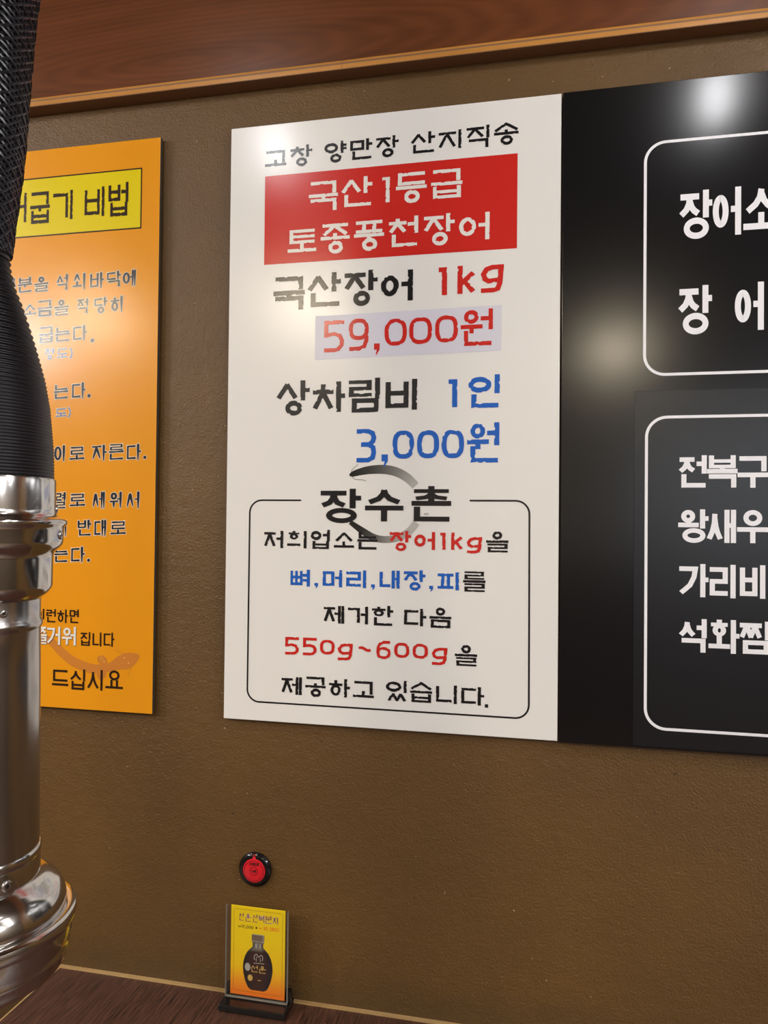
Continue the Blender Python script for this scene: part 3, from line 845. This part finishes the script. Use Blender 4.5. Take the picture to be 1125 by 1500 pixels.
# ------------------------------------------------------------------ table against the wall
tb = thing('dining_table', 'dark walnut table with pale edges standing against the brown wall', 'table', (0.2, -0.42, 0))
def tl(m_):
    m_.v = [(x - 0.2, y + 0.42, z) for x, y, z in m_.v]
    return m_
part('tabletop', tl(box_mb(-0.7035, 1.10, -0.84, -0.0085, 0.712, 0.740)), M['table'], tb)
eb = MB()
eb.box(-0.7065, 1.10, -0.0085, -0.0005, 0.712, 0.7425)
part('edge_strip', tl(eb), M['edge'], tb, 'pale wood strip along the wall')
eb = MB()
eb.box(-0.7065, -0.7035, -0.84, -0.0085, 0.712, 0.7405)
part('edge_strip', tl(eb), M['edge'], tb, 'pale wood strip on the left edge')
for x in (-0.62, 1.0):
    for y in (-0.78, -0.10):
        part('leg', tl(box_mb(x - 0.03, x + 0.03, y - 0.03, y + 0.03, 0, 0.712)), M['base_plastic'], tb, bevel=0.003)

# ------------------------------------------------------------------ menu holder with its card
hx0, hx1, hy0, hy1 = -0.3555, -0.2320, -0.0615, -0.0095
hold = thing('card_holder', 'small clear stand on a black base holding the yellow bottle card', 'stand', (-0.2925, -0.035, 0.740))
def hl(m_):
    m_.v = [(x + 0.2925, y + 0.035, z - 0.740) for x, y, z in m_.v]
    return m_
b = MB()
b.box(hx0, hx1, hy0, hy1, 0.740, 0.7515)
part('base', hl(b), M['base_plastic'], hold, 'black plastic base', bevel=0.0025)
b = MB()
b.box(hx0 + 0.002, hx1 - 0.001, -0.0296, -0.0180, 0.7516, 0.7720)
part('clamp', hl(b), M['base_plastic'], hold, 'black clamp behind the panes', bevel=0.0015)
CZ0 = 0.7603
b = MB()
b.box(-0.3522, -0.2378, -0.0355, -0.0335, CZ0 - .0085, 0.9123)
part('front_pane', hl(b), M['acrylic'], hold, 'clear acrylic pane')
b = MB()
b.box(-0.3527, -0.2373, -0.0322, -0.0298, CZ0 - .0085, 0.9128)
part('back_pane', hl(b), M['acrylic'], hold, 'clear acrylic pane')
b = MB()
for x in (-0.3530, -0.2377):
    b.box(x, x + 0.0006, -0.0356, -0.0298, CZ0 - .008, 0.9126)
b.box(-0.3524, -0.2373, -0.0356, -0.0298, CZ0 - .0085, CZ0 - .0080)
part('pane_edge', hl(b), M['acrylic_edge'], hold, 'pale polished pane edge')
card = thing('advertising_card', 'yellow to orange card with a dark bottle picture, inside the clear stand', 'card', (-0.3444, -0.033, 0.7550))
part('card_sheet', box_mb(0.0006, 0.1022, -0.0003, 0.0003, 0.0022, 0.1585), M['card'], card)
p = Print(.34)
line(p, rr(6, 9, 97.3, 152.5, 4, 5), .5, True)
part('card_frame', p, M['card_line'], card)
lettering(card, 'name_lettering', 'purple lettering', CARD['name'], .36, M['purple'], 1.7, 1.4, 'brush', halo=(M['pale'], .25))
lettering(card, 'old_price_lettering', 'black price lettering', CARD['old'], .36, M['ink'], .9, .8, 'plain')
lettering(card, 'new_price_lettering', 'orange red price lettering', CARD['new'], .36, M['orange_red'], 1.1, .8, 'plain')
p = Print(.36)
p.poly([(47, 120.3), (51.4, 122.7), (47, 125.1)])
part('arrow_mark', p, M['ink'], card)
p = Print(.36)
prof = [(13.0, 11.5), (15.5, 16.5), (20, 19.8), (30, 24.2), (42, 27.0), (52, 28.0), (62, 27.0), (72, 24.0), (80, 19.5), (86, 13.5), (89, 10.0), (97, 9.8)]
cxb = 51.8
for a_, c_ in ((-1, -.35), (-.35, .35), (.35, 1)):
    p.k = -1
    p.strip([(cxb + a_ * r, z) for z, r in prof], [(cxb + c_ * r, z) for z, r in prof])
o = part('bottle_picture', p, M['attr'], card, 'dark bottle picture')
at_ = o.data.color_attributes.new('ink', 'FLOAT_COLOR', 'POINT')
EDGE, HEART = (.012, .011, .016), (.045, .016, .014)      # the printed bottle is dark blue with a red brown heart
for s_ in range(3):
    for i in range(len(prof)):
        z = prof[i][0]
        for k, t_ in ((i, s_), (i + len(prof), s_ + 1)):
            g_ = (HEART if t_ in (1, 2) else EDGE) if z < 86 else ((.22, .20, .17) if t_ in (1, 2) else (.05, .045, .045))
            at_.data[2 * len(prof) * s_ + k].color = (*g_, 1)
p = Print(.38)
p.strip([(cxb - 11.4, 96.5), (cxb - 11.9, 103), (cxb - 11.9, 110), (cxb - 9, 111.5)], [(cxb + 11.4, 96.5), (cxb + 11.9, 103), (cxb + 11.9, 110.4), (cxb + 9, 111.5)])
part('bottle_cap_picture', p, M['cap'], card, 'brown bottle cap picture')
p = Print(.39)
line(p, [(cxb - 11.5, 99), (cxb + 11.5, 99)], 1.0); line(p, [(cxb - 10.5, 110.8), (cxb + 10.5, 110.8)], 1.2)
line(p, [(cxb + 9, 97), (cxb + 9.6, 110)], 1.3); line(p, [(cxb - 3.5, 88), (cxb - 3.5, 95)], 2.6); line(p, [(cxb + 4.5, 88), (cxb + 4.5, 95)], 2.0)
line(p, curve([(46, 66), (45, 72), (49, 77), (53, 72), (58, 76), (61, 72), (60, 66)]), 1.2); line(p, [(49, 64), (49, 72)], 1); line(p, [(56.5, 64), (56.5, 71)], 1)
line(p, [(44, 60.5), (64, 61.5)], 1.1)
p.poly([(32.8 + 5.2 * math.cos(t * PI / 9), 52.5 + 7 * math.sin(t * PI / 9)) for t in range(18)])
part('label_print', p, M['silver'], card, 'silver label marks')
p = Print(.40)
glyph(p, '선', 39, 44.5, 52, 57, 1.7, 1.5, 'brush'); glyph(p, '운', 54, 44, 67, 57, 1.7, 1.5, 'brush')
p.poly([(37.8 + 4.6 * math.cos(t * PI / 9), 34 + 5.6 * math.sin(t * PI / 9)) for t in range(18)])
line(p, [(52, 31), (58, 31.5)], 1.4)
part('gold_lettering', p, M['gold'], card, 'gold lettering and seal')

# ------------------------------------------------------------------ call button
cb = thing('call_button', 'round black call button with a red centre on the brown wall above the card', 'button', (-0.3112, 0, 0.9665))
def disc(prof, n=56):
    m_ = MB()
    m_.lathe(prof, n)
    m_.v = [(x, -z, y) for x, y, z in m_.v]
    return m_
part('housing', disc([(0, 0), (.030, 0), (.0312, .003), (.0312, .0045), (.0300, .0070), (.0270, .0088), (.0235, .0096), (.0215, .0096), (.0, .0096)]), M['black_plastic'], cb, smooth=40)
part('push_plate', disc([(0.0213, .0094), (.0210, .0104), (.0195, .0110), (0, .0112)], 48), M['red_plastic'], cb, 'red plastic push plate', smooth=40)
m_ = MB()
m_.add([(-.0028, -.0092, .0205), (.0028, -.0092, .0205), (.0024, -.0088, .0265), (0, -.0068, .0295), (-.0024, -.0088, .0265),
        (-.0028, -.0106, .0205), (.0028, -.0106, .0205), (.0024, -.0098, .0265), (0, -.0078, .0295), (-.0024, -.0098, .0265)],
       [(0, 1, 2, 3, 4), (9, 8, 7, 6, 5)] + [(i, i + 5, (i + 1) % 5 + 5, (i + 1) % 5) for i in range(5)])
part('indicator', m_, M['red_plastic'], cb, 'red indicator tab')
p = Print(11.3)
line(p, [(7.4 * math.cos(t * PI / 18), 7.4 * math.sin(t * PI / 18)) for t in range(36)], .8, True)
line(p, [(18.2 * math.cos(t * PI / 18), 18.2 * math.sin(t * PI / 18)) for t in range(36)], .7, True)
for ch, q in zip('Call', (-5.0, -1.6, 1.6, 3.3)):
    glyph(p, ch, q, -2.6, q + (2.8 if ch in 'Ca' else 1.2), 2.6, 1.2, 1.1, 'plain')
for ch, q in zip('스마트벨', (-9.4, -4.6, 0.2, 5.0)):
    glyph(p, ch, q, 9.6, q + 4.4, 14.8, 1.1, .9, 'plain')
part('button_lettering', p, M['ink'], cb)

# ------------------------------------------------------------------ smoke extractor hanging over the table
AX, AY = -0.3159, -0.7070
to_cam = math.atan2(CAM[1] - AY, CAM[0] - AX)
ex = thing('smoke_extractor', 'chrome smoke extraction pipe on a black ribbed hose hanging at the left', 'extractor hood', (AX, AY, 1.13))
EZ = 1.13
def el(m_):
    m_.v = [(x, y, z - EZ) for x, y, z in m_.v]
    return m_
def turned(name, prof, mat, label=None, parent=None, n=96, smooth=35):
    m_ = MB()
    m_.lathe(prof, n)
    return part(name, el(m_), mat, parent or ex, label, smooth=smooth)
# braided sleeve: core and woven strands
def sleeve_r(z):
    K = [(1.845, .0262), (1.865, .0275), (1.898, .0312), (1.932, .0348), (1.965, .0370), (2.00, .0388), (2.03, .0406), (2.07, .0430), (2.10, .0460), (2.20, .0510), (2.40, .0540), (2.75, .0550)]
    for (za, ra), (zb, rb) in zip(K, K[1:]):
        if z <= zb:
            return ra + (rb - ra) * max(0, (z - za)) / (zb - za)
    return K[-1][1]
zs = [1.842 + i * .012 for i in range(75)] + [CEIL_Z]
core = MB()
core.lathe([(sleeve_r(z) - .0012, z) for z in zs], 48)
NS, PITCH_ = 28, .17
for s_ in (1, -1):
    for k in range(NS):
        pts = []
        for i in range(int((CEIL_Z - 1.846) / .0055)):
            z = 1.846 + i * .0055
            t = s_ * 2 * PI * (z / PITCH_) + 2 * PI * k / NS
            r = sleeve_r(z) + .0007 * s_ * math.sin(NS * (z / PITCH_) * 2 * PI + k * PI) + .0003
            pts.append((r * math.cos(t), r * math.sin(t), z))
        core.tube(pts, .0017, 5)
part('braided_sleeve', el(core), M['braid'], ex, 'woven black sleeve', smooth=60)
# ribbed hose
H = [(1.634, .0680), (1.663, .0670), (1.703, .0632), (1.729, .0586), (1.755, .0517), (1.781, .0440), (1.800, .0375), (1.815, .0315), (1.832, .0272), (1.850, .0256), (1.862, .0250)]
def hose_r(z):
    for (za, ra), (zb, rb) in zip(H, H[1:]):
        if z <= zb:
            t = max(0, (z - za)) / (zb - za)
            return ra + (rb - ra) * t
    return H[-1][1]
prof, z, ph = [(0.0655, 1.620)], 1.634, 0.0
while z < 1.862:
    pit = .0030 if z < 1.70 else .0030 + .0032 * min(1, (z - 1.70) / .08)
    amp = .0004 if z < 1.70 else .0004 + .0010 * min(1, (z - 1.70) / .08)
    for q in range(6):
        prof.append((hose_r(z + pit * q / 6) - amp + amp * math.cos(2 * PI * q / 6), z + pit * q / 6))
    z += pit
turned('ribbed_hose', prof, M['hose'], 'black ribbed hose', smooth=80)
# steel collars, pipe and hood
turned('hose_collar', [(.0655, 1.600), (.0655, 1.634), (.0690, 1.6345), (.0697, 1.6325), (.0697, 1.606), (.0701, 1.603), (.0712, 1.600), (.0745, 1.5975), (.0785, 1.5965), (.0800, 1.5950), (.0803, 1.5935), (.0798, 1.5915), (.0780, 1.5895), (.0771, 1.5870), (.0769, 1.5760), (.0762, 1.5725), (.0735, 1.5690), (.0700, 1.5660), (.0684, 1.5630), (.0680, 1.5600), (.0680, 1.5340), (.0672, 1.5310), (.0640, 1.5262), (.0590, 1.5225), (.0575, 1.5210)], M['steel'], 'stepped steel collar')
turned('pipe', [(.0560, 1.5230), (.0578, 1.5215), (.0578, 1.5035), (.0586, 1.5020), (.0596, 1.5000), (.0598, 1.4985), (.0596, 1.4965), (.0586, 1.4945), (.0580, 1.4930), (.0584, 1.4600), (.0592, 1.3735), (.0600, 1.2895), (.0560, 1.2890)], M['brushed'], 'brushed steel pipe')
turned('pipe_ring', [(.0575, 1.2900), (.0606, 1.2895), (.0616, 1.2880), (.0619, 1.2855), (.0617, 1.2825), (.0608, 1.2810), (.0612, 1.2790), (.0612, 1.2640), (.0585, 1.2630)], M['steel'], 'polished steel ring')
turned('hood_dome', [(.0585, 1.2645), (.0620, 1.2632), (.0660, 1.2615), (.0705, 1.2580), (.0745, 1.2545), (.0775, 1.2520), (.0800, 1.2485), (.0825, 1.2440), (.0842, 1.2395), (.0850, 1.2340), (.0840, 1.2285), (.0800, 1.2270)], M['steel'], 'polished steel dome', smooth=50)
turned('hood_rim', [(.0800, 1.2275), (.0868, 1.2305), (.0905, 1.2300), (.0932, 1.2285), (.0942, 1.2262), (.0943, 1.2225), (.0936, 1.2190), (.0925, 1.2170), (.0890, 1.2165), (.0870, 1.2170)], M['steel'], 'rolled steel rim')
turned('hood_bowl', [(.0870, 1.2200), (.0905, 1.2180), (.0902, 1.2100), (.0890, 1.2010), (.0876, 1.1965), (.0884, 1.1945), (.0880, 1.1915), (.0866, 1.1895), (.0862, 1.1850), (.0852, 1.1815), (.0835, 1.1790), (.0815, 1.1775), (.0800, 1.1790), (.0830, 1.1880), (.0850, 1.2000), (.0865, 1.2170)], M['steel'], 'polished steel bowl', smooth=50)
turned('ceiling_plate', [(.050, CEIL_Z - .0155), (.085, CEIL_Z - .015), (.092, CEIL_Z - .008), (.092, CEIL_Z)], M['brushed'], 'steel ceiling plate')
def rivet(phi, r, z, size, hole=True):
    a = to_cam + math.radians(phi)
    nrm = Vector((math.cos(a), math.sin(a), 0)); tan = Vector((-math.sin(a), math.cos(a), 0)); upv = Vector((0, 0, 1))
    m_ = MB()
    P_ = [(0.35, .9), (.55, 1.0), (.8, .9), (1.0, .5), (1.0, -.6)] if hole else [(0, 1), (.6, .9), (.9, .6), (1, .2), (1, -.6)]
    k = len(P_)
    vs = []
    for i in range(18):
        t = 2 * PI * i / 18
        for rr_, h in P_:
            vs.append(nrm * (r + h * size * .45) + (tan * math.cos(t) + upv * math.sin(t)) * rr_ * size + upv * (z - EZ))
    m_.add(vs, [(i * k + j, i * k + j + 1, (i + 1) % 18 * k + j + 1, (i + 1) % 18 * k + j) for i in range(18) for j in range(k - 1)])
    o_ = part('rivet', m_, M['brushed'], ex, smooth=60)
    if hole:
        h_ = MB()
        h_.add([nrm * (r + size * .12) + (tan * math.cos(2 * PI * i / 12) + upv * math.sin(2 * PI * i / 12)) * size * .5 + upv * (z - EZ) for i in range(12)], [tuple(range(12))])
        part('rivet_hole', h_, M['hole'], o_)
rivet(86, .0697, 1.606, .0040, False)
rivet(68, .0768, 1.5815, .0042)
rivet(24, .0578, 1.5120, .0036)
rivet(29, .0611, 1.2710, .0050)
rivet(80, .0890, 1.2060, .0030, False)

# ------------------------------------------------------------------ lamps on the ceiling
def lamp(x, y, z, bulb, label, group, k_=1.0):
    r = thing('ceiling_lamp', label, 'lamp', (x, y, CEIL_Z), group)
    b_ = z - CEIL_Z
    m_ = MB()
    m_.lathe([(r_ * k_, z_) for r_, z_ in ((0, 0), (.085, 0), (.088, -.010), (.088, b_), (.082, b_ - .004), (.072, b_ - .003), (.068, b_ + .004), (0, b_ + .006))], 40)
    part('housing', m_, M['lamp_ring'], r, smooth=40)
    m_ = MB()
    m_.lathe([(.070 * k_, b_ + .003), (.066 * k_, b_ - .012), (.053 * k_, b_ - .026), (.032 * k_, b_ - .035), (.0005, b_ - .038)], 40)
    part('diffuser', m_, bulb, r, 'lit diffuser', smooth=60)
def bulb_lamp(x, y, z, bulb, label, group):
    """ceiling socket with a long frosted bulb"""
    r = thing('ceiling_lamp', label, 'lamp', (x, y, CEIL_Z), group)
    m_ = MB()
    m_.lathe([(0, 0), (.050, 0), (.050, -.006), (.024, -.012), (.019, -.030), (0, -.030)], 32)
    part('socket', m_, M['lamp_ring'], r, smooth=40)
    m_ = MB()
    m_.lathe([(.017, -.028), (.026, -.036), (.031, -.048), (.031, -.110), (.028, -.128), (.020, -.142), (.0005, -.150)], 32)
    part('bulb', m_, bulb, r, 'lit frosted bulb', smooth=60)
for i_, q in enumerate(NEAR_LAMPS):  # bulbs after the first pair are unseen additions for more wall light
    bulb_lamp(*q, M['bulb_near' if i_ < 2 else 'fill_bulb_outer'], 'ceiling socket with a long white bulb in the partly added row beside the sign wall', 'bare bulb lamps along the sign wall')
for q in FAR_LAMPS:
    lamp(*q, M['bulb_far'], 'round warm ceiling lamp over the middle of the room', 'warm ceiling lamps over the room', 1.9)
for q in SIDE_FILL_LAMPS:
    lamp(*q, M['fill_bulb_side'], 'added round white fill lamp on the ceiling near a side wall, unseen', 'added white fill lamps near the side walls', 1.9)
